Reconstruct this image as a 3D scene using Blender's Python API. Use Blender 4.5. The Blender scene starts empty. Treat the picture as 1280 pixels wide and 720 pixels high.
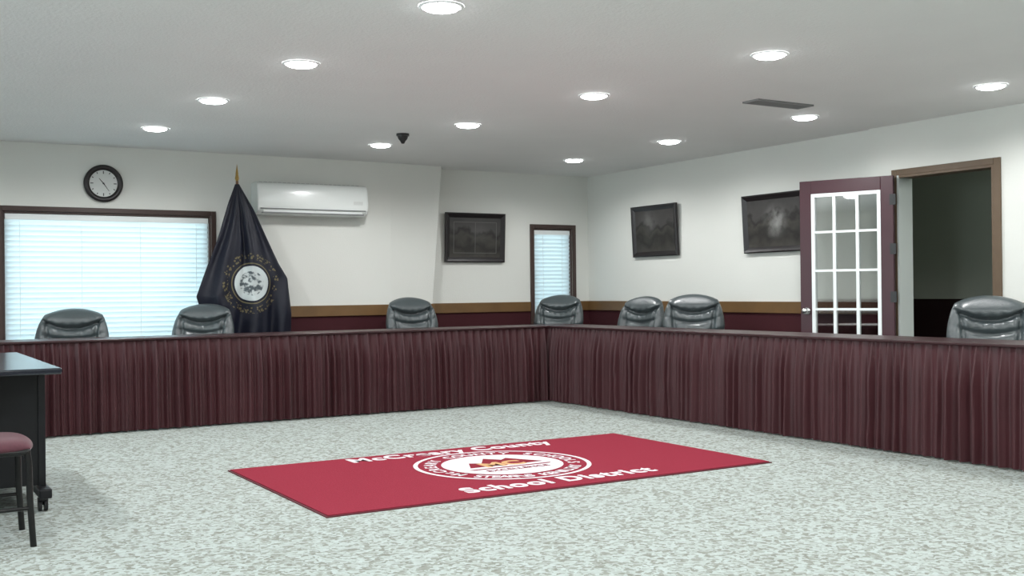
import bpy, bmesh, math, random
from mathutils import Vector, Matrix, noise
random.seed(7)
R=math.radians
scene=bpy.context.scene
coll=scene.collection

# ------------------------------------------------------------ materials
def mat(name,col,rough=.5,metal=0,spec=.5,noise_scale=None,noise_amt=.1,bump=None,bump_scale=50,emit=None,emit_str=0,coat=0,sheen=0):
    m=bpy.data.materials.new(name); m.use_nodes=True
    nt=m.node_tree; b=nt.nodes['Principled BSDF']
    b.inputs['Base Color'].default_value=(*col,1)
    b.inputs['Roughness'].default_value=rough
    b.inputs['Metallic'].default_value=metal
    b.inputs['Specular IOR Level'].default_value=spec
    b.inputs['Coat Weight'].default_value=coat
    b.inputs['Sheen Weight'].default_value=sheen
    tc=nt.nodes.new('ShaderNodeTexCoord')
    if noise_scale:
        n=nt.nodes.new('ShaderNodeTexNoise'); n.inputs['Scale'].default_value=noise_scale
        n.inputs['Detail'].default_value=4
        nt.links.new(tc.outputs['Object'],n.inputs['Vector'])
        mx=nt.nodes.new('ShaderNodeMix'); mx.data_type='RGBA'
        mx.inputs['A'].default_value=(*[c*(1-noise_amt) for c in col],1)
        mx.inputs['B'].default_value=(*[min(1,c*(1+noise_amt)) for c in col],1)
        nt.links.new(n.outputs['Fac'],mx.inputs['Factor'])
        nt.links.new(mx.outputs['Result'],b.inputs['Base Color'])
    if bump:
        n2=nt.nodes.new('ShaderNodeTexNoise'); n2.inputs['Scale'].default_value=bump_scale
        n2.inputs['Detail'].default_value=5
        nt.links.new(tc.outputs['Object'],n2.inputs['Vector'])
        bp=nt.nodes.new('ShaderNodeBump'); bp.inputs['Strength'].default_value=bump
        bp.inputs['Distance'].default_value=.01
        nt.links.new(n2.outputs['Fac'],bp.inputs['Height'])
        nt.links.new(bp.outputs['Normal'],b.inputs['Normal'])
    if emit:
        b.inputs['Emission Color'].default_value=(*emit,1)
        b.inputs['Emission Strength'].default_value=emit_str
    return m

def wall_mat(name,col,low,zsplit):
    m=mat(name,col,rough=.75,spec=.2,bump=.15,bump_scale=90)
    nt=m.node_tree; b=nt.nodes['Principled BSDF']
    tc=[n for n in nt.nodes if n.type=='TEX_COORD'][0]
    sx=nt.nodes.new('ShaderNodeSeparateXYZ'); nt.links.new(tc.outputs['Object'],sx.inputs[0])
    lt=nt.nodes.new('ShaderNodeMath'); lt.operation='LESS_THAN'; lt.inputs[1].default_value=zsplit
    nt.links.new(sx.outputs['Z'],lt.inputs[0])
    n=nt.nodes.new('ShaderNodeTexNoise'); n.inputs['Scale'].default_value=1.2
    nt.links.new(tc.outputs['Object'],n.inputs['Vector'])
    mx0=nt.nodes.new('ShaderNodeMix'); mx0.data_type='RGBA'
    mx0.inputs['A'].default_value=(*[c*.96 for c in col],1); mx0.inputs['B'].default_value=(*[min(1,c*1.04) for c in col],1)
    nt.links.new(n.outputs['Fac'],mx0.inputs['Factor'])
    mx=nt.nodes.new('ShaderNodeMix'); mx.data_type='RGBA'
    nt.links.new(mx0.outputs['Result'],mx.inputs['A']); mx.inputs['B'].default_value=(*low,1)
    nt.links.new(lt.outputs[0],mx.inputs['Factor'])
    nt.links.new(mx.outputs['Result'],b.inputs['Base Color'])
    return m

M_wall=wall_mat('wall_paint',(.73,.74,.70),(.050,.011,.015),.9)
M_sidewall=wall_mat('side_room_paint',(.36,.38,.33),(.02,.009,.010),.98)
M_ceil=mat('ceiling_paint',(.82,.82,.81),rough=.9,spec=.1,noise_scale=2,noise_amt=.03,bump=.35,bump_scale=60)
M_oak=mat('chair_rail_wood',(.15,.080,.028),rough=.45,noise_scale=6,noise_amt=.25)
M_brown=mat('window_trim_wood',(.055,.032,.027),rough=.45,noise_scale=8,noise_amt=.2)
M_doorcase=mat('door_casing_wood',(.12,.080,.048),rough=.5,noise_scale=8,noise_amt=.2)
M_white=mat('white_paint',(.84,.88,.88),rough=.4)
M_jamb=mat('jamb_paint',(.60,.64,.62),rough=.5)
M_doorred=mat('door_maroon_paint',(.050,.011,.018),rough=.4,noise_scale=5,noise_amt=.12)
M_black=mat('black_plastic',(.012,.012,.013),rough=.4)
M_blackmetal=mat('black_metal',(.015,.015,.015),rough=.3,metal=.4)
M_steel=mat('steel',(.55,.55,.55),rough=.25,metal=1)
M_brass=mat('brass',(.55,.36,.12),rough=.3,metal=1)
M_leather=mat('chair_leather',(.050,.064,.068),rough=.35,spec=.75,noise_scale=9,noise_amt=.12,bump=.15,bump_scale=120,coat=.2)
M_skirt=mat('table_skirt_fabric',(.056,.0135,.0175),rough=.5,spec=.4,noise_scale=3,noise_amt=.25,sheen=.06)
M_ttop=mat('table_top_laminate',(.036,.012,.014),rough=.35,noise_scale=6,noise_amt=.2)
M_desk=mat('desk_laminate',(.007,.007,.009),rough=.35,spec=.4)
M_desktop=mat('desk_top_laminate',(.016,.020,.030),rough=.18,spec=.8)
M_maroonseat=mat('seat_upholstery',(.085,.022,.033),rough=.8,noise_scale=60,noise_amt=.3,sheen=.1)
M_rug=mat('rug_pile',(.255,.025,.045),rough=.95,spec=.1,noise_scale=90,noise_amt=.22,bump=.4,bump_scale=220)
M_rugdark=mat('rug_logo_dark',(.21,.020,.033),rough=.95,spec=.1)
M_rugwhite=mat('rug_lettering',(.70,.67,.70),rough=.95,spec=.1,noise_scale=90,noise_amt=.1)
M_rugtan=mat('rug_logo_tan',(.60,.36,.18),rough=.95,spec=.1)
M_rugedge=mat('rug_rubber_edge',(.10,.012,.02),rough=.8)
M_acw=mat('ac_plastic',(.76,.79,.77),rough=.25,spec=.6,coat=.3)
M_acd=mat('ac_louver',(.18,.19,.19),rough=.5)
M_frame=mat('picture_frame_black',(.012,.009,.010),rough=.4,noise_scale=20,noise_amt=.2)
M_vent=mat('vent_metal',(.22,.22,.22),rough=.5)
M_face=mat('clock_face',(.62,.64,.62),rough=.5)
M_lamp=mat('lamp_lens',(1,1,1),emit=(.95,.98,1),emit_str=34)
M_bezel=mat('lamp_trim',(.85,.85,.85),rough=.4)

def glass_mat(nm,add=.12):
    m=bpy.data.materials.new(nm); m.use_nodes=True; nt=m.node_tree
    for n in list(nt.nodes): nt.nodes.remove(n)
    o=nt.nodes.new('ShaderNodeOutputMaterial'); t=nt.nodes.new('ShaderNodeBsdfTransparent'); g=nt.nodes.new('ShaderNodeBsdfGlossy')
    g.inputs['Roughness'].default_value=.03; t.inputs['Color'].default_value=(.96,.98,.97,1)
    f=nt.nodes.new('ShaderNodeFresnel'); f.inputs['IOR'].default_value=1.7
    ad=nt.nodes.new('ShaderNodeMath'); ad.operation='ADD'; ad.inputs[1].default_value=add
    mx=nt.nodes.new('ShaderNodeMixShader'); nt.links.new(f.outputs[0],ad.inputs[0]); nt.links.new(ad.outputs[0],mx.inputs[0])
    nt.links.new(t.outputs[0],mx.inputs[1]); nt.links.new(g.outputs[0],mx.inputs[2]); nt.links.new(mx.outputs[0],o.inputs[0])
    return m
M_glass=glass_mat('pane_glass',.05)
M_doorglass=glass_mat('door_glass',.30)

def blind_mat():
    m=bpy.data.materials.new('blind_slat_vinyl'); m.use_nodes=True; nt=m.node_tree
    b=nt.nodes['Principled BSDF']; o=nt.nodes['Material Output']
    b.inputs['Base Color'].default_value=(.82,.87,.89,1); b.inputs['Roughness'].default_value=.5
    t=nt.nodes.new('ShaderNodeBsdfTranslucent'); t.inputs['Color'].default_value=(.74,.90,.95,1)
    mx=nt.nodes.new('ShaderNodeMixShader'); mx.inputs[0].default_value=.40
    nt.links.new(b.outputs[0],mx.inputs[1]); nt.links.new(t.outputs[0],mx.inputs[2]); nt.links.new(mx.outputs[0],o.inputs[0])
    return m
M_blind=blind_mat()

def carpet_mat():
    m=mat('carpet_speckled',(.5,.5,.45),rough=.95,spec=.05)
    nt=m.node_tree; b=nt.nodes['Principled BSDF']
    tc=[n for n in nt.nodes if n.type=='TEX_COORD'][0]
    n0=nt.nodes.new('ShaderNodeTexNoise'); n0.inputs['Scale'].default_value=30; nt.links.new(tc.outputs['Object'],n0.inputs['Vector'])
    add=nt.nodes.new('ShaderNodeMixRGB'); add.blend_type='ADD'; add.inputs[0].default_value=.04
    nt.links.new(tc.outputs['Object'],add.inputs[1]); nt.links.new(n0.outputs['Color'],add.inputs[2])
    v=nt.nodes.new('ShaderNodeTexVoronoi'); v.feature='F1'; v.inputs['Scale'].default_value=56
    nt.links.new(add.outputs[0],v.inputs['Vector'])
    sp=nt.nodes.new('ShaderNodeSeparateColor'); nt.links.new(v.outputs['Color'],sp.inputs[0])
    cr=nt.nodes.new('ShaderNodeValToRGB'); cr.color_ramp.interpolation='LINEAR'
    e=cr.color_ramp.elements
    e[0].position=.0; e[0].color=(.25,.262,.228,1)
    e[1].position=1; e[1].color=(.51,.575,.56,1)
    x=e.new(.30); x.color=(.335,.36,.325,1)
    x=e.new(.50); x.color=(.43,.475,.45,1)
    nt.links.new(sp.outputs[0],cr.inputs[0])
    n=nt.nodes.new('ShaderNodeTexNoise'); n.inputs['Scale'].default_value=260; n.inputs['Detail'].default_value=3
    nt.links.new(tc.outputs['Object'],n.inputs['Vector'])
    mm=nt.nodes.new('ShaderNodeMixRGB'); mm.blend_type='MULTIPLY'; mm.inputs[0].default_value=.25
    nt.links.new(cr.outputs[0],mm.inputs[1]); nt.links.new(n.outputs['Fac'],mm.inputs[2])
    nt.links.new(mm.outputs[0],b.inputs['Base Color'])
    bp=nt.nodes.new('ShaderNodeBump'); bp.inputs['Strength'].default_value=.5; bp.inputs['Distance'].default_value=.006
    nt.links.new(n.outputs['Fac'],bp.inputs['Height']); nt.links.new(bp.outputs[0],b.inputs['Normal'])
    return m
M_carpet=carpet_mat()

def photo_mat(name,seed,light,cx,cz):
    m=mat(name,(.03,.03,.03),rough=.5,spec=.35)
    nt=m.node_tree; b=nt.nodes['Principled BSDF']; L=nt.links.new
    tc=[n for n in nt.nodes if n.type=='TEX_COORD'][0]
    n=nt.nodes.new('ShaderNodeTexNoise'); n.noise_dimensions='4D'; n.inputs['W'].default_value=seed; n.inputs['Scale'].default_value=6; n.inputs['Detail'].default_value=8
    L(tc.outputs['Object'],n.inputs['Vector'])
    sx=nt.nodes.new('ShaderNodeSeparateXYZ'); L(tc.outputs['Object'],sx.inputs[0])
    rm=nt.nodes.new('ShaderNodeMath'); rm.operation='MULTIPLY_ADD'; rm.inputs[1].default_value=.45; L(n.outputs['Fac'],rm.inputs[0]); L(sx.outputs['Z'],rm.inputs[2])
    cr=nt.nodes.new('ShaderNodeValToRGB'); e=cr.color_ramp.elements
    e[0].position=.0; e[0].color=(.050,.046,.040,1); e[1].position=.48; e[1].color=(.040,.038,.037,1)
    x=e.new(.12); x.color=(.018,.017,.015,1); x=e.new(.22); x.color=(.045,.042,.036,1); x=e.new(.27); x.color=(.016,.015,.014,1); x=e.new(.33); x.color=(.055,.052,.050,1)
    L(rm.outputs[0],cr.inputs[0])
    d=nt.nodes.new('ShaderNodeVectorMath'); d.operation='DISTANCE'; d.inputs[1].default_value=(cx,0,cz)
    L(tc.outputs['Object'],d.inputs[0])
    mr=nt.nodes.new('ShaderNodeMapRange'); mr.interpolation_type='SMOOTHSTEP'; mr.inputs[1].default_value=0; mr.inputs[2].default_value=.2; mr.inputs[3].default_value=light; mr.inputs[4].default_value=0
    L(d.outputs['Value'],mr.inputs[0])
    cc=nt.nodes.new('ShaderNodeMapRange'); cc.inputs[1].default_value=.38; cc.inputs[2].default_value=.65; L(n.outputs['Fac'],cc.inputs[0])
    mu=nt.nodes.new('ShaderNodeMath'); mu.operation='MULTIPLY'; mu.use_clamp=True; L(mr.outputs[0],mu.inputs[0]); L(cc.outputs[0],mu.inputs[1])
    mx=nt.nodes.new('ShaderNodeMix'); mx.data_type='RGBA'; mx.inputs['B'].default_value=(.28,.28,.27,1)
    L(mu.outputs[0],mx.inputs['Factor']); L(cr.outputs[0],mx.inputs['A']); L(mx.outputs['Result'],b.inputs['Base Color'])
    return m

# ------------------------------------------------------------ mesh helpers
def mk(name,bm,mats,parent=None,loc=None,smooth=False,bevel=0):
    me=bpy.data.meshes.new(name); bmesh.ops.recalc_face_normals(bm,faces=bm.faces[:]); bm.to_mesh(me); bm.free()
    o=bpy.data.objects.new(name,me); coll.objects.link(o)
    for m in (mats if isinstance(mats,(list,tuple)) else [mats]): me.materials.append(m)
    if smooth:
        for p in me.polygons: p.use_smooth=True
    if parent: o.parent=parent
    if loc: o.location=loc
    if bevel:
        md=o.modifiers.new('bevel','BEVEL'); md.width=bevel; md.segments=3; md.limit_method='ANGLE'
    return o
def empty(name,loc=(0,0,0),rz=0):
    e=bpy.data.objects.new(name,None); coll.objects.link(e); e.location=loc; e.rotation_euler=(0,0,rz); e.empty_display_size=.1
    return e
def bx(bm,x0,x1,y0,y1,z0,z1,mi=0):
    vs=[bm.verts.new((x,y,z)) for z in (z0,z1) for x,y in ((x0,y0),(x1,y0),(x1,y1),(x0,y1))]
    for f in ((3,2,1,0),(4,5,6,7),(0,1,5,4),(1,2,6,5),(2,3,7,6),(3,0,4,7)):
        fc=bm.faces.new([vs[i] for i in f]); fc.material_index=mi
def box(name,x0,x1,y0,y1,z0,z1,m,parent=None,bevel=0):
    bm=bmesh.new(); bx(bm,x0,x1,y0,y1,z0,z1); return mk(name,bm,m,parent,bevel=bevel)
def cyl(bm,p0,p1,r0,r1=None,seg=20,mi=0):
    if r1 is None: r1=r0
    p0=Vector(p0);p1=Vector(p1);d=p1-p0
    q=Vector((0,0,1)).rotation_difference(d.normalized()).to_matrix().to_4x4()
    mtx=Matrix.Translation((p0+p1)/2)@q
    r=bmesh.ops.create_cone(bm,cap_ends=True,segments=seg,radius1=r0,radius2=r1,depth=d.length,matrix=mtx)
    for v in r['verts']:
        for f in v.link_faces: f.material_index=mi
def sph(bm,c,r,sc=(1,1,1),seg=20,mi=0):
    mtx=Matrix.Translation(c)@Matrix.Diagonal((*sc,1))
    rr=bmesh.ops.create_uvsphere(bm,u_segments=seg,v_segments=seg//2,radius=r,matrix=mtx)
    for v in rr['verts']:
        for f in v.link_faces: f.material_index=mi
def tube(name,pts,r,m,parent=None,cyclic=False):
    cu=bpy.data.curves.new(name,'CURVE'); cu.dimensions='3D'; cu.bevel_depth=r; cu.bevel_resolution=4; cu.use_fill_caps=True
    s=cu.splines.new('POLY'); s.points.add(len(pts)-1)
    for p,q in zip(s.points,pts): p.co=(*q,1)
    s.use_cyclic_u=cyclic
    o=bpy.data.objects.new(name,cu); coll.objects.link(o); 
    dg=bpy.context.evaluated_depsgraph_get(); me=bpy.data.meshes.new_from_object(o.evaluated_get(dg))
    bpy.data.objects.remove(o); me.materials.clear(); me.materials.append(m)
    o=bpy.data.objects.new(name,me); coll.objects.link(o)
    for p in me.polygons: p.use_smooth=True
    if parent: o.parent=parent
    return o
def smoothpath(ctrl,n=8):
    out=[]; P=[Vector(c) for c in ctrl]; P=[P[0]*2-P[1]]+P+[P[-1]*2-P[-2]]
    for i in range(1,len(P)-2):
        for k in range(n):
            t=k/n; a,b,c,d=P[i-1:i+3]
            out.append(tuple(.5*((2*b)+(-a+c)*t+(2*a-5*b+4*c-d)*t*t+(-a+3*b-3*c+d)*t**3)))
    out.append(tuple(P[-2])); return out

def wall_grid(name,a0,a1,z0,z1,t0,t1,holes,axis,m):
    As=sorted({a0,a1,*[h[0] for h in holes],*[h[1] for h in holes]}); Zs=sorted({z0,z1,*[h[2] for h in holes],*[h[3] for h in holes]})
    bm=bmesh.new()
    for i in range(len(As)-1):
        for j in range(len(Zs)-1):
            ca=(As[i]+As[i+1])/2; cz=(Zs[j]+Zs[j+1])/2
            if any(h[0]<ca<h[1] and h[2]<cz<h[3] for h in holes): continue
            if axis=='x': bx(bm,As[i],As[i+1],t0,t1,Zs[j],Zs[j+1])
            else: bx(bm,t0,t1,As[i],As[i+1],Zs[j],Zs[j+1])
    bmesh.ops.remove_doubles(bm,verts=bm.verts[:],dist=1e-5)
    return mk(name,bm,m)

# ------------------------------------------------------------ room shell
CH=2.46; YB=1.56; YL=1.30; XR=1.57; XD=1.53; XL=-9.0; YF=-11.0
CX,CY=-5.884,-9.062
KC=(CH-1.1)/1.4
def cl(x,y): return (CX+(x-CX)*KC, CY+(y-CY)*KC)
W1=(-4.84,-3.02,.55,1.85)
W2=(.79,1.335,.55,1.83)
wall_grid('wall_back_left',XL,-1.13,0,CH,YL,YL+.45,[W1],'x',M_wall)
bm=bmesh.new()
prof=[(-.713,0),(-.503,CH)]
f=[(-1.13,YL,0),(prof[0][0],YL+.05,0),(prof[1][0],YL+.05,CH),(-1.13,YL,CH)]
bk=[(-1.13,YL+.45,0),(prof[0][0],YL+.45,0),(prof[1][0],YL+.45,CH),(-1.13,YL+.45,CH)]
vf=[bm.verts.new(p) for p in f]; vb=[bm.verts.new(p) for p in bk]
bm.faces.new(vf); bm.faces.new(vb[::-1])
for i in range(4):
    j=(i+1)%4; bm.faces.new((vf[i],vb[i],vb[j],vf[j]))
mk('wall_chase',bm,M_wall)
wall_grid('wall_back',-.8,XR+.2,0,CH,YB,YB+.19,[W2],'x',M_wall)
wall_grid('wall_right',-2.70,YB,0,CH,XR,XR+.14,[],'y',M_wall)
DH=(-3.90,-3.00,0,2.03)
wall_grid('wall_right_door',YF,-2.70,0,CH,XD,XD+.14,[(DH[0],DH[1],-.001,DH[3])],'y',M_wall)
FILL_W=[(-8.6,-7.0,.9,2.0),(-5.5,-3.9,.9,2.0),(-2.4,-.8,.9,2.0)]  # invented openings in the unseen left wall, added to let in fill daylight
wall_grid('wall_left',YF,YL+.45,0,CH,XL-.15,XL,FILL_W,'y',M_wall)
wall_grid('wall_front',XL,XD,0,CH,YF-.15,YF,[],'x',M_wall)
box('floor',XL-.15,4.0,YF-.15,2.0,-.1,0,M_carpet)
box('ceiling',XL-.15,4.0,YF-.15,2.0,CH,CH+.1,M_ceil)
# adjoining room
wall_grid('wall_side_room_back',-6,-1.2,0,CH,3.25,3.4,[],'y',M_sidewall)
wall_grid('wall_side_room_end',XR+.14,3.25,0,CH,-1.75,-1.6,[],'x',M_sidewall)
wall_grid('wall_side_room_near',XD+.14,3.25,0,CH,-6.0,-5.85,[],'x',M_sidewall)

# trims
n=0
def trim(x0,x1,y0,y1,z0,z1,m,name=None,bev=.004):
    global n; n+=1
    return box(name or 'trim_%d'%n,x0,x1,y0,y1,z0,z1,m,bevel=bev)
R0,R1=.865,.975
trim(XL,W1[0]-.07,YL-.02,YL,R0,R1,M_oak)
trim(W1[1]+.07,-1.13,YL-.02,YL,R0,R1,M_oak)
o=trim(-1.13,-.64,YL-.02,YL+.045,R0,R1,M_oak)
trim(-.63,W2[0]-.05,YB-.02,YB,R0,R1,M_oak)
trim(W2[1]+.05,XR,YB-.02,YB,R0,R1,M_oak)
trim(XR-.02,XR,-2.70,YB-.02,R0,R1,M_oak)
trim(XD-.02,XD,-2.92,-2.70,R0,R1,M_oak)
trim(XD-.02,XD,YF,-3.98,R0,R1,M_oak)
trim(XL,-1.13,YL-.015,YL,0,.1,M_brown,'baseboard_back_left')
trim(-.70,XR,YB-.015,YB,0,.1,M_brown,'baseboard_back')
trim(XR-.015,XR,-2.70,YB-.015,0,.1,M_brown,'baseboard_right')
trim(XL,XL+.015,YF,YL-.015,0,.1,M_brown,'baseboard_left')
bm=bmesh.new()
bx(bm,XD-.02,XD,DH[1],DH[1]+.055,0,DH[3]+.05); bx(bm,XD-.02,XD,DH[0]-.055,DH[0],0,DH[3]+.05); bx(bm,XD-.02,XD,DH[0],DH[1],DH[3],DH[3]+.05)
mk('trim_door_casing',bm,M_doorcase,bevel=.004)
bm=bmesh.new()
bx(bm,XD-.018,XD+.15,DH[1]-.02,DH[1],0,DH[3]); bx(bm,XD-.018,XD+.15,DH[0],DH[0]+.02,0,DH[3],1); bx(bm,XD-.018,XD+.15,DH[0]+.02,DH[1]-.02,DH[3]-.02,DH[3],1)
mk('trim_door_jamb',bm,[M_jamb,M_doorcase])

# windows
def window(name,h,y,depth=.12):
    e=empty(name)
    x0,x1,z0,z1=h; bm=bmesh.new(); w=.045
    bx(bm,x0-w,x0,y-.02,y,z0-w,z1+w); bx(bm,x1,x1+w,y-.02,y,z0-w,z1+w); bx(bm,x0,x1,y-.02,y,z1,z1+w); bx(bm,x0,x1,y-.04,y,z0-w,z0)
    t=.018
    bx(bm,x0,x0+t,y,y+depth,z0,z1); bx(bm,x1-t,x1,y,y+depth,z0,z1); bx(bm,x0+t,x1-t,y,y+depth,z1-t,z1); bx(bm,x0+t,x1-t,y,y+depth,z0,z0+t)
    mk('casing',bm,M_brown,e,bevel=.003)
    bm=bmesh.new(); bx(bm,x0+t,x1-t,y+depth-.01,y+depth-.005,z0+t,z1-t); mk('pane',bm,M_glass,e)
    bm=bmesh.new(); yy=y+depth-.03
    bx(bm,x0+t,x0+t+.025,yy,yy+.02,z0+t,z1-t);bx(bm,x1-t-.025,x1-t,yy,yy+.02,z0+t,z1-t);bx(bm,x0+t+.025,x1-t-.025,yy,yy+.02,z1-t-.025,z1-t);bx(bm,x0+t+.025,x1-t-.025,yy,yy+.02,z0+t,z0+t+.025)
    mk('sash',bm,M_white,e)
    bm=bmesh.new(); bx(bm,x0+t+.004,x1-t-.004,y+.012,y+.06,z1-t-.055,z1-t-.003)
    mk('blind_headrail',bm,M_white,e,bevel=.003)
    bm=bmesh.new(); z=z1-t-.085; yc=y+.036; hw=.036; an=R(60)
    while z>z0+t+.03:
        ay,az=hw*math.cos(an),hw*math.sin(an); segs=5; ring=[]
        for k in range(segs+1):
            s=k/segs*2-1; bul=.007*(1-s*s)
            ring.append((yc-s*ay-bul*math.sin(an), z+s*az-bul*math.cos(an)))
        va=[bm.verts.new((x0+t+.006,p[0],p[1])) for p in ring]; vb=[bm.verts.new((x1-t-.006,p[0],p[1])) for p in ring]
        for k in range(segs): bm.faces.new((va[k],va[k+1],vb[k+1],vb[k]))
        z-=.046
    mk('blind_slats',bm,M_blind,e,smooth=True)
    bm=bmesh.new(); k=max(2,int((x1-x0)/.55)+1)
    for i in range(k):
        xc=x0+.14+(x1-x0-.28)*i/(k-1); bx(bm,xc-.002,xc+.002,yc-.030,yc-.028,z0+t+.02,z1-t-.06)
    bx(bm,x0+t+.006,x1-t-.006,yc-.02,yc+.02,z0+t+.004,z0+t+.02)
    mk('blind_cords',bm,M_white,e)
    return e
window('window_1',W1,YL)
window('window_2',W2,YB)
def area(name,loc,rot,sx,sy,p,col,shape='RECTANGLE',spread=180):
    l=bpy.data.lights.new(name,'AREA'); l.shape=shape; l.size=sx; l.size_y=sy; l.energy=p; l.color=col; l.spread=R(spread)
    o=bpy.data.objects.new(name,l); coll.objects.link(o); o.location=loc; o.rotation_euler=rot; return o
DAY=(.84,.95,1)
area('daylight_window',((W1[0]+W1[1])/2,YL+.42,1.2),(R(-90),0,0),1.8,1.3,52,DAY)
area('daylight_window',((W2[0]+W2[1])/2,YB+.30,1.2),(R(-90),0,0),.54,1.3,11,DAY)
for i,(a,b,c,d) in enumerate(FILL_W):
    e=empty('window_%d'%(i+3)); bm=bmesh.new(); w=.05
    bx(bm,XL,XL+.02,a-w,a,c-w,d+w);bx(bm,XL,XL+.02,b,b+w,c-w,d+w);bx(bm,XL,XL+.02,a,b,d,d+w);bx(bm,XL,XL+.03,a,b,c-w,c)
    bx(bm,XL-.08,XL-.05,(a+b)/2-.02,(a+b)/2+.02,c,d); mk('casing',bm,M_brown,e)
    bm=bmesh.new(); bx(bm,XL-.07,XL-.065,a,b,c,d); mk('pane',bm,M_glass,e)
    area('daylight_window',(XL-.3,(a+b)/2,(c+d)/2),(0,R(-90),0),d-c,b-a,100,DAY)  # added fill lamp outside each invented opening

# ------------------------------------------------------------ ceiling lights
LP=[(-3.445,-4.357),(-3.588,-2.778),(-3.711,-1.293),(-3.772,.237),
    (-1.224,-4.327),(-1.376,-2.731),(-1.523,-1.115),(-1.67,.338),
    (.879,-4.33),(.728,-2.736),(.655,-1.093),(.661,.513)]
for x in (-5.75,): LP+=[(x,-4.36),(x,-2.8),(x,-1.3),(x,.3)]
LP=[cl(*p) for p in LP]
for y in (-6.4,-8.8):
    for x in (-7.6,-5.4,-3.2,-1.1,.9): LP.append((x,y))
def can(x,y,p=44,nm='recessed_ceiling_light'):
    e=empty(nm,(x,y,CH))
    bm=bmesh.new()
    pr=[(.086,-.003),(.092,-.008),(.104,-.007),(.109,-.001)]; S=40; rings=[]
    for (r,z) in pr: rings.append([bm.verts.new((r*math.cos(2*math.pi*i/S),r*math.sin(2*math.pi*i/S),z)) for i in range(S)])
    for k in range(len(pr)-1):
        for i in range(S): bm.faces.new((rings[k][i],rings[k][(i+1)%S],rings[k+1][(i+1)%S],rings[k+1][i]))
    mk('bezel',bm,M_bezel,e,smooth=True)
    bm=bmesh.new(); sph(bm,(0,0,-.004),.092,(1,1,.24),seg=32); mk('lens',bm,M_lamp,e,smooth=True)
    l=bpy.data.lights.new('lamp','SPOT'); l.energy=p; l.spot_size=R(170); l.spot_blend=.5; l.shadow_soft_size=.08; l.color=(.985,.985,.98)
    o=bpy.data.objects.new('lamp',l); coll.objects.link(o); o.parent=e; o.location=(0,0,-.055)
for i,(x,y) in enumerate(LP): can(x,y,48 if i<16 else 76)
e=empty('side_room_ceiling_light',(2.5,-5.0,CH)); bm=bmesh.new(); sph(bm,(0,0,-.01),.14,(1,1,.5),seg=24)  # unseen glowing globe, added to brighten the side room
mk('globe',bm,mat('globe_glass',(1,1,1),emit=(.9,1,.92),emit_str=50),e,smooth=True)

# ------------------------------------------------------------ skirted tables
def skirted_table(name,length,seed=0,swap=False):
    e=empty(name); N=int(length/.006); H=.735; rows=12
    ph=[0]
    for i in range(N): ph.append(ph[-1]+ .006*(2*math.pi)/(.080+.050*noise.noise((i*.006*2.3,seed*3.1,0))))
    bm=bmesh.new(); grid=[]
    for r in range(rows+1):
        z=.012+(H-.012)*r/rows; f=1-r/rows; row=[]
        for i in range(N+1):
            x=i*.006
            p=ph[i]+ 1.1*f*noise.noise((x*3,f*1.3,seed))
            amp=.55+.9*abs(noise.noise((x*5.0,seed*2.0,3.3)))*1.6
            a=(.014+.034*min(1,f*3.0)**.8)*min(1.25,amp)
            s=1-abs(math.sin(p/2))**.8
            y=-a*(1.35*s) - .014*noise.noise((x*9,z*1.2,seed+5))*(.2+f) - .006*math.sin(p*2.3+1)*min(1,f*3)
            y=min(y,.004)
            row.append(bm.verts.new((-x,y-.012*f,z)))
        grid.append(row)
    for r in range(rows):
        for i in range(N): bm.faces.new((grid[r][i],grid[r][i+1],grid[r+1][i+1],grid[r+1][i]))
    mk('skirt',bm,M_skirt,e,smooth=True)
    bm=bmesh.new(); k=max(1,round(length/1.83)); L=length/k
    for i in range(k): bx(bm,-(i+1)*L+.002,-i*L-.002,-.034,.46,.734,.752)
    mk('tabletop',bm,M_ttop,e,bevel=.005)
    bm=bmesh.new()
    for i in range(k):
        for xx in (-(i+1)*L+.2,-i*L-.2):
            for yy in (.08,.40): cyl(bm,(xx,yy,0),(xx,yy,.734),.014,seg=12)
            cyl(bm,(xx,.08,.12),(xx,.40,.12),.01,seg=10)
    mk('legs',bm,M_blackmetal,e)
    if swap:
        for c in e.children:
            me=c.data
            for v in me.vertices:
                x,y,z=v.co; v.co=(y,x,z)
            me.flip_normals()
    return e
skirted_table('skirted_conference_table',5.9,1)
skirted_table('skirted_conference_table',6.3,2,True)
e=empty('corner_table'); bm=bmesh.new(); bx(bm,.0,.46,.0,.46,.7345,.7515)
mk('tabletop',bm,M_ttop,e,bevel=.004)
bm=bmesh.new()
for xx,yy in ((.42,.42),(.42,.05),(.05,.42)): cyl(bm,(xx,yy,0),(xx,yy,.7345),.014,seg=12)
mk('legs',bm,M_blackmetal,e)

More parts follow.
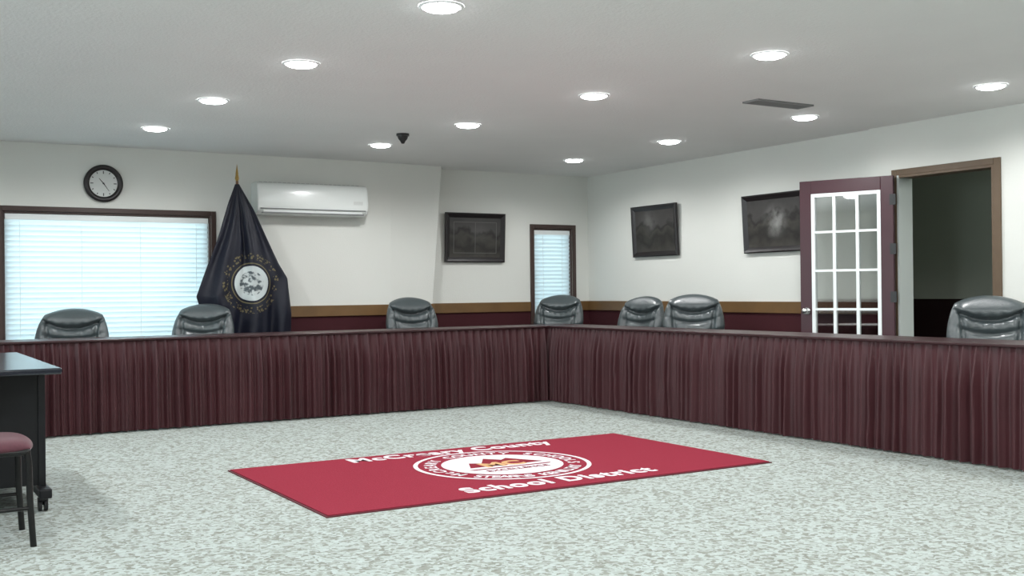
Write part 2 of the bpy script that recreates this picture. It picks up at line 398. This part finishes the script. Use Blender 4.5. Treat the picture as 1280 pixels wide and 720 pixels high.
# ------------------------------------------------------------ chairs
def pillow(bm,W,H,D,nu=60,nv=60,sq=.55,crease=None,back=.6,mi=0,fn=None):
    F=[];B=[]
    for j in range(nv+1):
        v=-1+2*j/nv; fr=[];br=[]
        for i in range(nu+1):
            u=-1+2*i/nu
            cu=math.sin(u*math.pi/2); cv=math.sin(v*math.pi/2)
            dx=cu*math.sqrt(1-cv*cv/2); dz=cv*math.sqrt(1-cu*cu/2)
            x=(dx*(1-sq)+cu*sq)*W/2; z=(dz*(1-sq)+cv*sq)*H/2
            T=D*max(0,(1-cu**6))**.5*max(0,(1-cv**6))**.5
            c=crease(x,z) if crease else 0
            p=(x,-T*(1-c),z); q=(x,T*back,z)
            if fn: p=fn(*p); q=fn(*q)
            fv=bm.verts.new(p); fr.append(fv)
            br.append(fv if (i in(0,nu) or j in(0,nv)) else bm.verts.new(q))
        F.append(fr);B.append(br)
    for j in range(nv):
        for i in range(nu):
            a=bm.faces.new((F[j][i],F[j][i+1],F[j+1][i+1],F[j+1][i])); a.material_index=mi
            q=[B[j][i],B[j+1][i],B[j+1][i+1],B[j][i+1]]
            try: b=bm.faces.new(q); b.material_index=mi
            except: pass
def g(d,w): return math.exp(-(d/w)**2)
def executive_chair(loc,rz,top=1.03,sw=1.0):
    e=empty('executive_office_chair',loc,rz)   # faces local -Y
    def cr(x,z):
        h=z-(.115+1.3*x*x)
        c=.62*g(h,.017)
        c-=.22*g(z-.185,.05)*g(x,.2)
        c+=.42*g(z-(.02+.9*x*x),.014)*g(x,.2)
        c+=.42*g(z+(.075-.4*x*x),.014)
        if h<0: c+=.38*g(abs(x)-(.165+.15*(z+.1)),.015)
        c-=.14*g(abs(x)-.225,.03)*(1 if z<.12 else 0)
        c+=.06*math.sin(x*95)*g(h+.028,.02)+.06*math.sin(x*80+1)*g(h-.028,.02)
        return max(-.4,min(c,.85))
    def fn(x,y,z):
        yy=y-.75*x*x*(.9)+ .05*(z)
        w=1+.10*z/.28 if z<0 else 1-.05*(z/.28)
        return (x*w*sw,yy+.14*z,z)
    bm=bmesh.new(); pillow(bm,.58,.58,.085,crease=cr,fn=fn,sq=.36)
    o=mk('backrest',bm,M_leather,e,smooth=True); o.location=(0,.06,top-.285)
    bm=bmesh.new()
    pillow(bm,.52,.50,.07,crease=lambda x,z:.25*g(z-.1,.012),sq=.6,back=.6)
    for v in bm.verts:
        x,y,z=v.co; v.co=(x,z,-y)
    o=mk('seat',bm,M_leather,e,smooth=True); o.location=(0,-.19,.45)
    for s in (-1,1):
        p=smoothpath([(s*.27,.03,.50),(s*.30,.0,.62),(s*.305,-.12,.655),(s*.30,-.30,.64),(s*.295,-.36,.58),(s*.27,-.30,.47),(s*.20,-.24,.42)],6)
        tube('armrest_%s'%('left' if s<0 else 'right'),p,.022,M_black,e)
    bm=bmesh.new()
    cyl(bm,(0,-.18,.09),(0,-.18,.30),.03); cyl(bm,(0,-.18,.28),(0,-.18,.42),.018); bx(bm,-.12,.12,-.30,-.06,.395,.42)
    for k in range(5):
        a=2*math.pi*k/5+.3; dx,dy=math.cos(a),math.sin(a)
        cyl(bm,(0,-.18,.115),(dx*.27,-.18+dy*.27,.075),.028,.016,seg=10)
        cyl(bm,(dx*.27-dy*.022,-.18+dy*.27+dx*.022,.028),(dx*.27+dy*.022,-.18+dy*.27-dx*.022,.028),.028,seg=14)
    mk('swivel_base',bm,M_black,e)
    bm=bmesh.new(); 
    bx(bm,-.04,.04,.05,.075,.36,.62); bx(bm,-.04,.04,-.1,.075,.36,.39); mk('back_bracket',bm,M_black,e)
    return e
executive_chair((-4.35,.84,0),R(-22),.985,1.06)
executive_chair((-3.23,.84,0),R(-35),1.01,1.0)
executive_chair((-1.117,.84,0),R(-5),1.045,.96)
executive_chair((.656,.84,0),R(-55),1.05,1.0)
executive_chair((.84,-.38,0),R(-75),1.03,.97)
executive_chair((.82,-1.22,0),R(-42),1.05,1.0)
executive_chair((.86,-4.32,0),R(-45),1.03,1.0)

# ------------------------------------------------------------ rug
rx0,rx1,ry0,ry1=-3.95,-.98,-4.06,-2.39; rcx=(rx0+rx1)/2+.025; rcy=-3.19
rug=empty('logo_floor_rug')
box('rubber_border',rx0,rx1,ry0,ry1,0,.006,M_rugedge,rug)
box('pile',rx0+.012,rx1-.012,ry0+.012,ry1-.012,.004,.011,M_rug,rug)
def text(name,s,size,loc,rz,m,parent,off=.0,ext=.0008,sx=1,width=None,space=1):
    cu=bpy.data.curves.new(name,'FONT'); cu.body=s; cu.size=size; cu.offset=off; cu.extrude=ext; cu.align_x='CENTER'; cu.space_character=space
    o=bpy.data.objects.new(name,cu); coll.objects.link(o)
    dg=bpy.context.evaluated_depsgraph_get(); me=bpy.data.meshes.new_from_object(o.evaluated_get(dg)); bpy.data.objects.remove(o)
    xs=[v.co.x for v in me.vertices]; k=sx
    if width: k=width/(max(xs)-min(xs))
    for v in me.vertices: v.co.x*=k
    me.materials.clear(); me.materials.append(m)
    o=bpy.data.objects.new(name,me); coll.objects.link(o); o.location=loc; o.rotation_euler=(0,0,rz); o.parent=parent
    return o
text('lettering_top','McCreary County',.205,(rcx,-2.60,.0122),0,M_rugwhite,rug,off=.0065,width=1.53,space=1.12)
text('lettering_bottom','School District',.205,(rcx,-3.93,.0122),0,M_rugwhite,rug,off=.0065,width=1.30,space=1.12)
def disc(name,r0,r1,z,m,cy=rcy,S=72,sy=1):
    bm=bmesh.new(); A=[bm.verts.new((rcx+r1*math.cos(2*math.pi*i/S),cy+sy*r1*math.sin(2*math.pi*i/S),z)) for i in range(S)]
    if r0>0:
        B=[bm.verts.new((rcx+r0*math.cos(2*math.pi*i/S),cy+sy*r0*math.sin(2*math.pi*i/S),z)) for i in range(S)]
        for i in range(S): bm.faces.new((A[i],A[(i+1)%S],B[(i+1)%S],B[i]))
    else: bm.faces.new(A)
    return mk(name,bm,m,rug)
disc('ring_outer',.532,.560,.0125,M_rugwhite)
disc('logo_ground',0,.385,.0125,M_rugwhite)
def ringtext(s,a0,a1,r,flip=False):
    k=len(s)
    for i,ch in enumerate(s):
        if ch==' ': continue
        a=a0+(a1-a0)*i/(k-1)
        rr=r if not flip else r+.08
        text('ring_letter',ch,.108,(rcx+rr*math.cos(a),rcy+rr*math.sin(a),.0122),a-math.pi/2 if not flip else a+math.pi/2,M_rugwhite,rug,off=.0015)
ringtext('McCREARY COUNTY SCHOOLS',R(205),R(-25),.418)
ringtext('STEARNS KENTUCKY',R(222),R(318),.418,True)
def poly(name,pts,z,m):
    bm=bmesh.new(); bm.faces.new([bm.verts.new((rcx+x,rcy+y,z)) for x,y in pts]); return mk(name,bm,m,rug)
poly('logo_mountain',[(-.25,-.04),(-.17,.13),(-.10,.09),(0,.25),(.08,.15),(.14,.20),(.28,-.04)],.0132,M_rugdark)
poly('logo_base',[(-.30,-.10),(.30,-.10),(.27,-.13),(-.27,-.13)],.0132,M_rugdark)
text('logo_initials','MC',.20,(rcx,rcy-.06,.0140),0,M_rugtan,rug,off=.008)
text('logo_subtitle','EXCELLENCE',.075,(rcx,rcy-.22,.0136),0,M_rugdark,rug,off=.0)

# ------------------------------------------------------------ desk at left
e=empty('rolling_training_table')
box('tabletop',-6.85,-5.06,-3.46,-1.70,.722,.752,M_desktop,e,bevel=.008)
for i,x in enumerate((-5.12,-6.80)):
    box('end_panel_%d'%(i+1),x,x+.035,-3.06,-2.02,.11,.722,M_desk,e,bevel=.003)
    box('foot_%d'%(i+1),x-.01,x+.05,-3.17,-1.92,.075,.125,M_desk,e,bevel=.008)
    bm=bmesh.new()
    for y in (-3.07,-2.02):
        xc=x+.0175; cyl(bm,(xc-.022,y,.032),(xc-.006,y,.032),.032); cyl(bm,(xc+.006,y,.032),(xc+.022,y,.032),.032); cyl(bm,(xc,y,.03),(xc,y,.085),.008,seg=10); bx(bm,xc-.024,xc+.024,y-.02,y+.02,.05,.068)
    mk('casters_%d'%(i+1),bm,M_black,e)
box('modesty_panel',-6.77,-5.12,-3.05,-3.025,.13,.722,M_desk,e)

# side chair with maroon seat, facing +X
e=empty('upholstered_side_chair',(-5.25,-3.70,0),R(90))
bm=bmesh.new(); pillow(bm,.44,.46,.045,sq=.6,back=.5)
for v in bm.verts: x,y,z=v.co; v.co=(x,z,-y)
o=mk('seat_cushion',bm,M_maroonseat,e,smooth=True); o.location=(0,.21,.43)
bm=bmesh.new(); pillow(bm,.42,.36,.035,sq=.6,back=.6); o=mk('back_cushion',bm,M_maroonseat,e,smooth=True); o.location=(0,.50,.76)
for s in (-1,1):
    tube('front_leg_%s'%('a' if s<0 else 'b'),smoothpath([(s*.200,.0,.0),(s*.20,.012,.2),(s*.195,.02,.40),(s*.195,.06,.415),(s*.195,.40,.415)],6),.014,M_blackmetal,e)
    tube('rear_leg_%s'%('a' if s<0 else 'b'),smoothpath([(s*.205,.56,0),(s*.20,.47,.30),(s*.195,.45,.45),(s*.195,.49,.70),(s*.19,.54,.92)],6),.014,M_blackmetal,e)
    tube('side_stretcher_%s'%('a' if s<0 else 'b'),[(s*.202,.01,.17),(s*.204,.50,.17)],.009,M_blackmetal,e)
tube('front_stretcher',[(-.197,.02,.395),(.197,.02,.395)],.010,M_blackmetal,e)
tube('rear_stretcher',[(-.197,.455,.40),(.197,.455,.40)],.010,M_blackmetal,e)
tube('back_rail',[(-.19,.54,.92),(.19,.54,.92)],.012,M_blackmetal,e)

# ------------------------------------------------------------ pictures
def picture(name,w,h,loc,rz,seed,light,c,tilt=R(3),inner=False):
    e=empty(name,loc,rz); e.rotation_euler=(tilt,0,rz)
    bm=bmesh.new(); fw=.055; d=.03
    P=[(-w/2,-h/2),(w/2,-h/2),(w/2,h/2),(-w/2,h/2)]
    lv=[(0,0),(0,-d),(.012,-d-.006),(fw*.6,-d+.004),(fw,-.012)]
    rings=[]
    for (ins,y) in lv: rings.append([bm.verts.new((x-math.copysign(ins,x),y,z-math.copysign(ins,z))) for x,z in P])
    for k in range(len(lv)-1):
        for i in range(4): bm.faces.new((rings[k][i],rings[k][(i+1)%4],rings[k+1][(i+1)%4],rings[k+1][i]))
    mk('frame',bm,M_frame,e)
    m=photo_mat(name+'_print_%d'%seed,seed,light,*c)
    bm=bmesh.new(); bx(bm,-w/2+fw-.002,w/2-fw+.002,-.012,-.004,-h/2+fw-.002,h/2-fw+.002); mk('print',bm,m,e)
    if inner:
        bm=bmesh.new(); a,b=w/2-fw-.05,h/2-fw-.045
        for (x0,x1,z0,z1) in ((-a,a,b-.006,b),(-a,a,-b,-b+.006),(-a,-a+.006,-b+.006,b-.006),(a-.006,a,-b+.006,b-.006),(-.003,.003,-b+.006,b-.006)): bx(bm,x0,x1,-.0135,-.0121,z0,z1)
        mk('mat_line',bm,mat('mat_line_grey',(.10,.10,.095),rough=.4),e)
    return e
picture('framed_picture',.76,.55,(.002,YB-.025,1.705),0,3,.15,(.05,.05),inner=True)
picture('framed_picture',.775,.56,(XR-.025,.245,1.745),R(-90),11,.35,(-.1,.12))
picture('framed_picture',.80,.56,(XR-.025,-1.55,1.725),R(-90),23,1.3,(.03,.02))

# ------------------------------------------------------------ clock
e=empty('wall_clock',(-4.0,YL,2.12))
bm=bmesh.new(); S=64; pr=[(.168,0),(.170,-.03),(.155,-.045),(.135,-.04),(.122,-.022)]; rings=[]
for r,y in pr: rings.append([bm.verts.new((r*math.cos(2*math.pi*i/S),y,r*math.sin(2*math.pi*i/S))) for i in range(S)])
for k in range(len(pr)-1):
    for i in range(S): bm.faces.new((rings[k][i],rings[k][(i+1)%S],rings[k+1][(i+1)%S],rings[k+1][i]))
mk('case_ring',bm,M_frame,e,smooth=True)
bm=bmesh.new(); cyl(bm,(0,-.001,0),(0,-.022,0),.128,seg=64); mk('dial',bm,M_face,e)
bm=bmesh.new()
for k in range(12):
    a=2*math.pi*k/12; L=.026 if k%3==0 else .014
    c=Vector((math.sin(a),0,math.cos(a))); t=Vector((math.cos(a),0,-math.sin(a)))
    vs=[bm.verts.new(c*r+t*s+Vector((0,-.0235,0))) for r,s in ((.114,-.004),(.114,.004),(.114-L,.004),(.114-L,-.004))]
    bm.faces.new(vs)
for a,L,w in ((R(-40),.06,.005),(R(145),.085,.004)):
    c=Vector((math.sin(a),0,math.cos(a))); t=Vector((math.cos(a),0,-math.sin(a)))
    vs=[bm.verts.new(c*r+t*s+Vector((0,-.026,0))) for r,s in ((-.015,-w),(-.015,w),(L,w*.5),(L,-w*.5))]
    bm.faces.new(vs)
cyl(bm,(0,-.022,0),(0,-.028,0),.008)
mk('hands_and_marks',bm,M_black,e)

# ------------------------------------------------------------ mini split AC
e=empty('wall_mounted_air_conditioner',(-2.05,YL,0))
w=.575
prof=[(0,2.185),(-.10,2.190),(-.165,2.175),(-.195,2.13),(-.205,2.04),(-.205,1.955),(-.19,1.905),(-.14,1.875),(-.06,1.868),(0,1.872)]
bm=bmesh.new(); pf=smoothpath([(p[0],p[1],0) for p in prof],5)
A=[bm.verts.new((-w,p[0],p[1])) for p in pf]; B=[bm.verts.new((w,p[0],p[1])) for p in pf]
for i in range(len(pf)-1): bm.faces.new((A[i],A[i+1],B[i+1],B[i]))
bm.faces.new(A); bm.faces.new(B)
mk('housing',bm,M_acw,e,bevel=.012)
bm=bmesh.new(); bx(bm,-w+.03,w-.03,-.212,-.2,1.922,1.931); bx(bm,-w+.05,w-.05,-.208,-.15,1.882,1.893); mk('louver_slot',bm,M_acd,e)
bm=bmesh.new(); bx(bm,-w+.06,w-.06,-.196,-.188,1.893,1.921); mk('louver_flap',bm,M_acw,e,bevel=.003)
bm=bmesh.new(); bx(bm,w-.16,w-.06,-.208,-.204,1.985,2.02); mk('display',bm,M_face,e)
bm=bmesh.new()
for i in range(22): bx(bm,-w+.05+i*.048,-w+.083+i*.048,-.10,-.04,2.186,2.193)
mk('intake_grille',bm,M_acd,e)

# ------------------------------------------------------------ flag
def flag_mat():
    NAVY=(.005,.0065,.016)
    m=mat('flag_nylon',NAVY,rough=.5,spec=.35)
    nt=m.node_tree; b=nt.nodes['Principled BSDF']; L=nt.links.new
    tc=[n for n in nt.nodes if n.type=='TEX_COORD'][0]
    mp=nt.nodes.new('ShaderNodeMapping'); mp.inputs['Location'].default_value=(-.105,0,-1.20); mp.inputs['Scale'].default_value=(1,0,1)
    L(tc.outputs['Object'],mp.inputs['Vector'])
    ln=nt.nodes.new('ShaderNodeVectorMath'); ln.operation='LENGTH'; L(mp.outputs[0],ln.inputs[0])
    ge=nt.nodes.new('ShaderNodeSeparateXYZ'); L(tc.outputs['Object'],ge.inputs[0])
    fr=nt.nodes.new('ShaderNodeMath'); fr.operation='LESS_THAN'; fr.inputs[1].default_value=0; L(ge.outputs['Y'],fr.inputs[0])
    def band(a,bb):
        g1=nt.nodes.new('ShaderNodeMath'); g1.operation='GREATER_THAN'; g1.inputs[1].default_value=a; L(ln.outputs['Value'],g1.inputs[0])
        g2=nt.nodes.new('ShaderNodeMath'); g2.operation='LESS_THAN'; g2.inputs[1].default_value=bb; L(ln.outputs['Value'],g2.inputs[0])
        mu=nt.nodes.new('ShaderNodeMath'); mu.operation='MULTIPLY'; L(g1.outputs[0],mu.inputs[0]); L(g2.outputs[0],mu.inputs[1])
        m2=nt.nodes.new('ShaderNodeMath'); m2.operation='MULTIPLY'; L(mu.outputs[0],m2.inputs[0]); L(fr.outputs[0],m2.inputs[1]); return m2
    n1=nt.nodes.new('ShaderNodeTexNoise'); n1.inputs['Scale'].default_value=22; L(tc.outputs['Object'],n1.inputs['Vector'])
    c1=nt.nodes.new('ShaderNodeValToRGB'); c1.color_ramp.elements[0].position=.44; c1.color_ramp.elements[0].color=(.07,.09,.10,1); c1.color_ramp.elements[1].position=.56; c1.color_ramp.elements[1].color=(.50,.55,.55,1)
    L(n1.outputs['Fac'],c1.inputs[0])
    mr=nt.nodes.new('ShaderNodeMath'); mr.operation='GREATER_THAN'; mr.inputs[1].default_value=.115; L(ln.outputs['Value'],mr.inputs[0])
    cm=nt.nodes.new('ShaderNodeMix'); cm.data_type='RGBA'; L(mr.outputs[0],cm.inputs['Factor']); L(c1.outputs[0],cm.inputs['A']); cm.inputs['B'].default_value=(.52,.58,.58,1)
    v=nt.nodes.new('ShaderNodeTexVoronoi'); v.inputs['Scale'].default_value=36; L(tc.outputs['Object'],v.inputs['Vector'])
    lt=nt.nodes.new('ShaderNodeMath'); lt.operation='LESS_THAN'; lt.inputs[1].default_value=.40; L(v.outputs['Distance'],lt.inputs[0])
    bd=band(.225,.285); gb=nt.nodes.new('ShaderNodeMath'); gb.operation='MULTIPLY'; L(bd.outputs[0],gb.inputs[0]); L(lt.outputs[0],gb.inputs[1])
    x1=nt.nodes.new('ShaderNodeMix'); x1.data_type='RGBA'; x1.inputs['A'].default_value=(*NAVY,1); x1.inputs['B'].default_value=(.12,.10,.05,1)
    L(gb.outputs[0],x1.inputs['Factor'])
    x2=nt.nodes.new('ShaderNodeMix'); x2.data_type='RGBA'; L(x1.outputs['Result'],x2.inputs['A']); L(cm.outputs['Result'],x2.inputs['B']); L(band(-1,.165).outputs[0],x2.inputs['Factor'])
    x3=nt.nodes.new('ShaderNodeMix'); x3.data_type='RGBA'; L(x2.outputs['Result'],x3.inputs['A']); x3.inputs['B'].default_value=(.14,.12,.06,1); L(band(.185,.195).outputs[0],x3.inputs['Factor'])
    L(x3.outputs['Result'],b.inputs['Base Color'])
    return m
e=empty('draped_state_flag',(-2.84,1.04,0))
bm=bmesh.new(); rows=90; S=260; grid=[]
def lerp(a,b,t): return a+(b-a)*t
def prof_w(z,tab):
    for (z0,w0),(z1,w1) in zip(tab,tab[1:]):
        if z<=z0 and z>=z1: return lerp(w0,w1,(z0-z)/(z0-z1))
    return tab[-1][1]
LT=[(2.14,.02),(1.95,.09),(1.62,.19),(1.25,.33),(1.08,.39),(.98,.36),(.9,.375),(.35,.33)]
RT=[(2.14,.02),(1.90,.16),(1.62,.29),(1.38,.40),(1.25,.48),(1.15,.49),(.9,.52),(.35,.50)]
for j in range(rows+1):
    z=2.14-(2.14-.35)*j/rows; wl=prof_w(z,LT); wr=prof_w(z,RT); row=[]; hh=(wl+wr)/2; c=(wr-wl)/2; f=j/rows
    for i in range(S):
        a=2*math.pi*i/S; ca,sa=math.cos(a),math.sin(a)
        x=c+hh*ca
        d=.02+.07*min(1,f*2)
        y=-sa*d*(abs(sa)**.2)
        # diagonal gathers from the tie point, loosening lower down
        sw=1.6*noise.noise((ca*1.5,f*2.5,4.2))
        rip=.040*min(1,f*2.2)*(math.sin(8*ca+3.2*f+1+sw)+.45*math.sin(17*ca+5*f+sw*2)+.5*noise.noise((ca*3,f*6,1.1)))
        if sa>0:
            calm=1-.7*g(math.hypot(x-.105,z-1.2),.22); y+=rip*calm*abs(sa)**.3
        else: y+=rip*.4
        row.append(bm.verts.new((x,y,z+(.03*math.sin(9*ca) if j==rows else 0))))
    grid.append(row)
for j in range(rows):
    for i in range(S): bm.faces.new((grid[j][i],grid[j][(i+1)%S],grid[j+1][(i+1)%S],grid[j+1][i]))
mk('flag_cloth',bm,flag_mat(),e,smooth=True)
bm=bmesh.new(); cyl(bm,(0,0,.03),(0,0,2.17),.013); cyl(bm,(0,0,0),(0,0,.03),.15,.12,seg=32); mk('pole',bm,mat('pole_wood',(.2,.1,.04),rough=.4),e)
bm=bmesh.new(); sph(bm,(0,0,2.185),.016); cyl(bm,(0,0,2.19),(0,0,2.235),.02,.012,seg=12); cyl(bm,(0,0,2.235),(0,0,2.33),.014,.001,seg=12); mk('finial',bm,M_brass,e)

# ------------------------------------------------------------ dome camera and vent
e=empty('ceiling_dome_camera',(*cl(-1.79,-.404),CH))
bm=bmesh.new(); cyl(bm,(0,0,0),(0,0,-.02),.055,seg=32); sph(bm,(0,0,-.02),.045,(1,1,1.1),seg=24); cyl(bm,(0,0,-.05),(0,0,-.085),.03,.012,seg=20)
mk('housing',bm,M_black,e,smooth=False)
e=empty('ceiling_air_vent',(*cl(.06,-3.11),CH))
bm=bmesh.new(); L,Wd=.28,.08
bx(bm,-L,L,-Wd,-Wd+.02,-.012,0);bx(bm,-L,L,Wd-.02,Wd,-.012,0);bx(bm,-L,-L+.02,-Wd+.02,Wd-.02,-.012,0);bx(bm,L-.02,L,-Wd+.02,Wd-.02,-.012,0)
mk('frame',bm,M_vent,e)
bm=bmesh.new()
for i in range(6):
    y=-.050+i*.0205
    vs=[bm.verts.new(p) for p in ((-L+.02,y-.008,-.002),(L-.02,y-.008,-.002),(L-.02,y+.006,-.014),(-L+.02,y+.006,-.014))]; bm.faces.new(vs)
mk('louvers',bm,M_vent,e)
box('duct_interior',-L+.02,L-.02,-Wd+.02,Wd-.02,-.0015,-.0005,M_black,e)  # flat black sheet on the ceiling, painted shade behind the louvers

# ------------------------------------------------------------ french door
e=empty('door_1',(XD-.045,-3.0,0)); e.rotation_euler=(0,0,R(112))
w=.81; h=2.03; t=.04; sl=.105; bt=.24; tp=.115
bm=bmesh.new()
bx(bm,0,sl,0,t,.01,h);bx(bm,w-sl,w,0,t,.01,h);bx(bm,sl,w-sl,0,t,h-tp,h);bx(bm,sl,w-sl,0,t,.01,.01+bt)
mk('leaf',bm,M_doorred,e,bevel=.004)
bm=bmesh.new(); gx0,gx1,gz0,gz1=sl,w-sl,.01+bt,h-tp; q=.03
bx(bm,gx0,gx0+q,-.004,t+.004,gz0,gz1);bx(bm,gx1-q,gx1,-.004,t+.004,gz0,gz1);bx(bm,gx0+q,gx1-q,-.004,t+.004,gz0,gz0+q);bx(bm,gx0+q,gx1-q,-.004,t+.004,gz1-q,gz1)
for i in (1,2):
    x=lerp(gx0,gx1,i/3); bx(bm,x-.013,x+.013,.002,t-.002,gz0+q,gz1-q)
for i in range(1,5):
    z=lerp(gz0,gz1,i/5); bx(bm,gx0+q,gx1-q,.003,t-.003,z-.010,z+.010)
mk('muntins',bm,M_white,e)
bm=bmesh.new(); bx(bm,gx0+.005,gx1-.005,t/2-.002,t/2+.002,gz0+.005,gz1-.005); mk('glass',bm,M_doorglass,e)
bm=bmesh.new()
for s in (-1,1):
    y0=0 if s<0 else t
    cyl(bm,(w-.06,y0,.90),(w-.06,y0+s*.008,.90),.03); cyl(bm,(w-.06,y0,.90),(w-.06,y0+s*.045,.90),.01); sph(bm,(w-.06,y0+s*.055,.90),.028,(1,.8,1))
mk('knob',bm,M_steel,e,smooth=True)
bm=bmesh.new()
for z in (.25,1.02,1.42,1.83): cyl(bm,(-.006,t/2,z-.045),(-.006,t/2,z+.045),.009,seg=12); bx(bm,-.02,.03,t-.0,t+.003,z-.045,z+.045)
mk('hinges',bm,M_black,e)

# ------------------------------------------------------------ world & camera
wd=bpy.data.worlds.new('sky_world'); scene.world=wd; wd.use_nodes=True
wd.node_tree.nodes['Background'].inputs[0].default_value=(.75,.88,1,1); wd.node_tree.nodes['Background'].inputs[1].default_value=.8
cam=bpy.data.cameras.new('camera'); cam.sensor_width=36; cam.lens=1350/1280*36
co=bpy.data.objects.new('camera',cam); coll.objects.link(co)
co.matrix_world=Matrix.Translation((CX,CY,1.1))@Matrix.Rotation(R(-31),4,'Z')@Matrix.Rotation(R(90.17),4,'X')@Matrix.Rotation(R(-.6),4,'Z')
scene.camera=co
scene.view_settings.view_transform='Standard'
scene.view_settings.look='None'
scene.view_settings.exposure=0
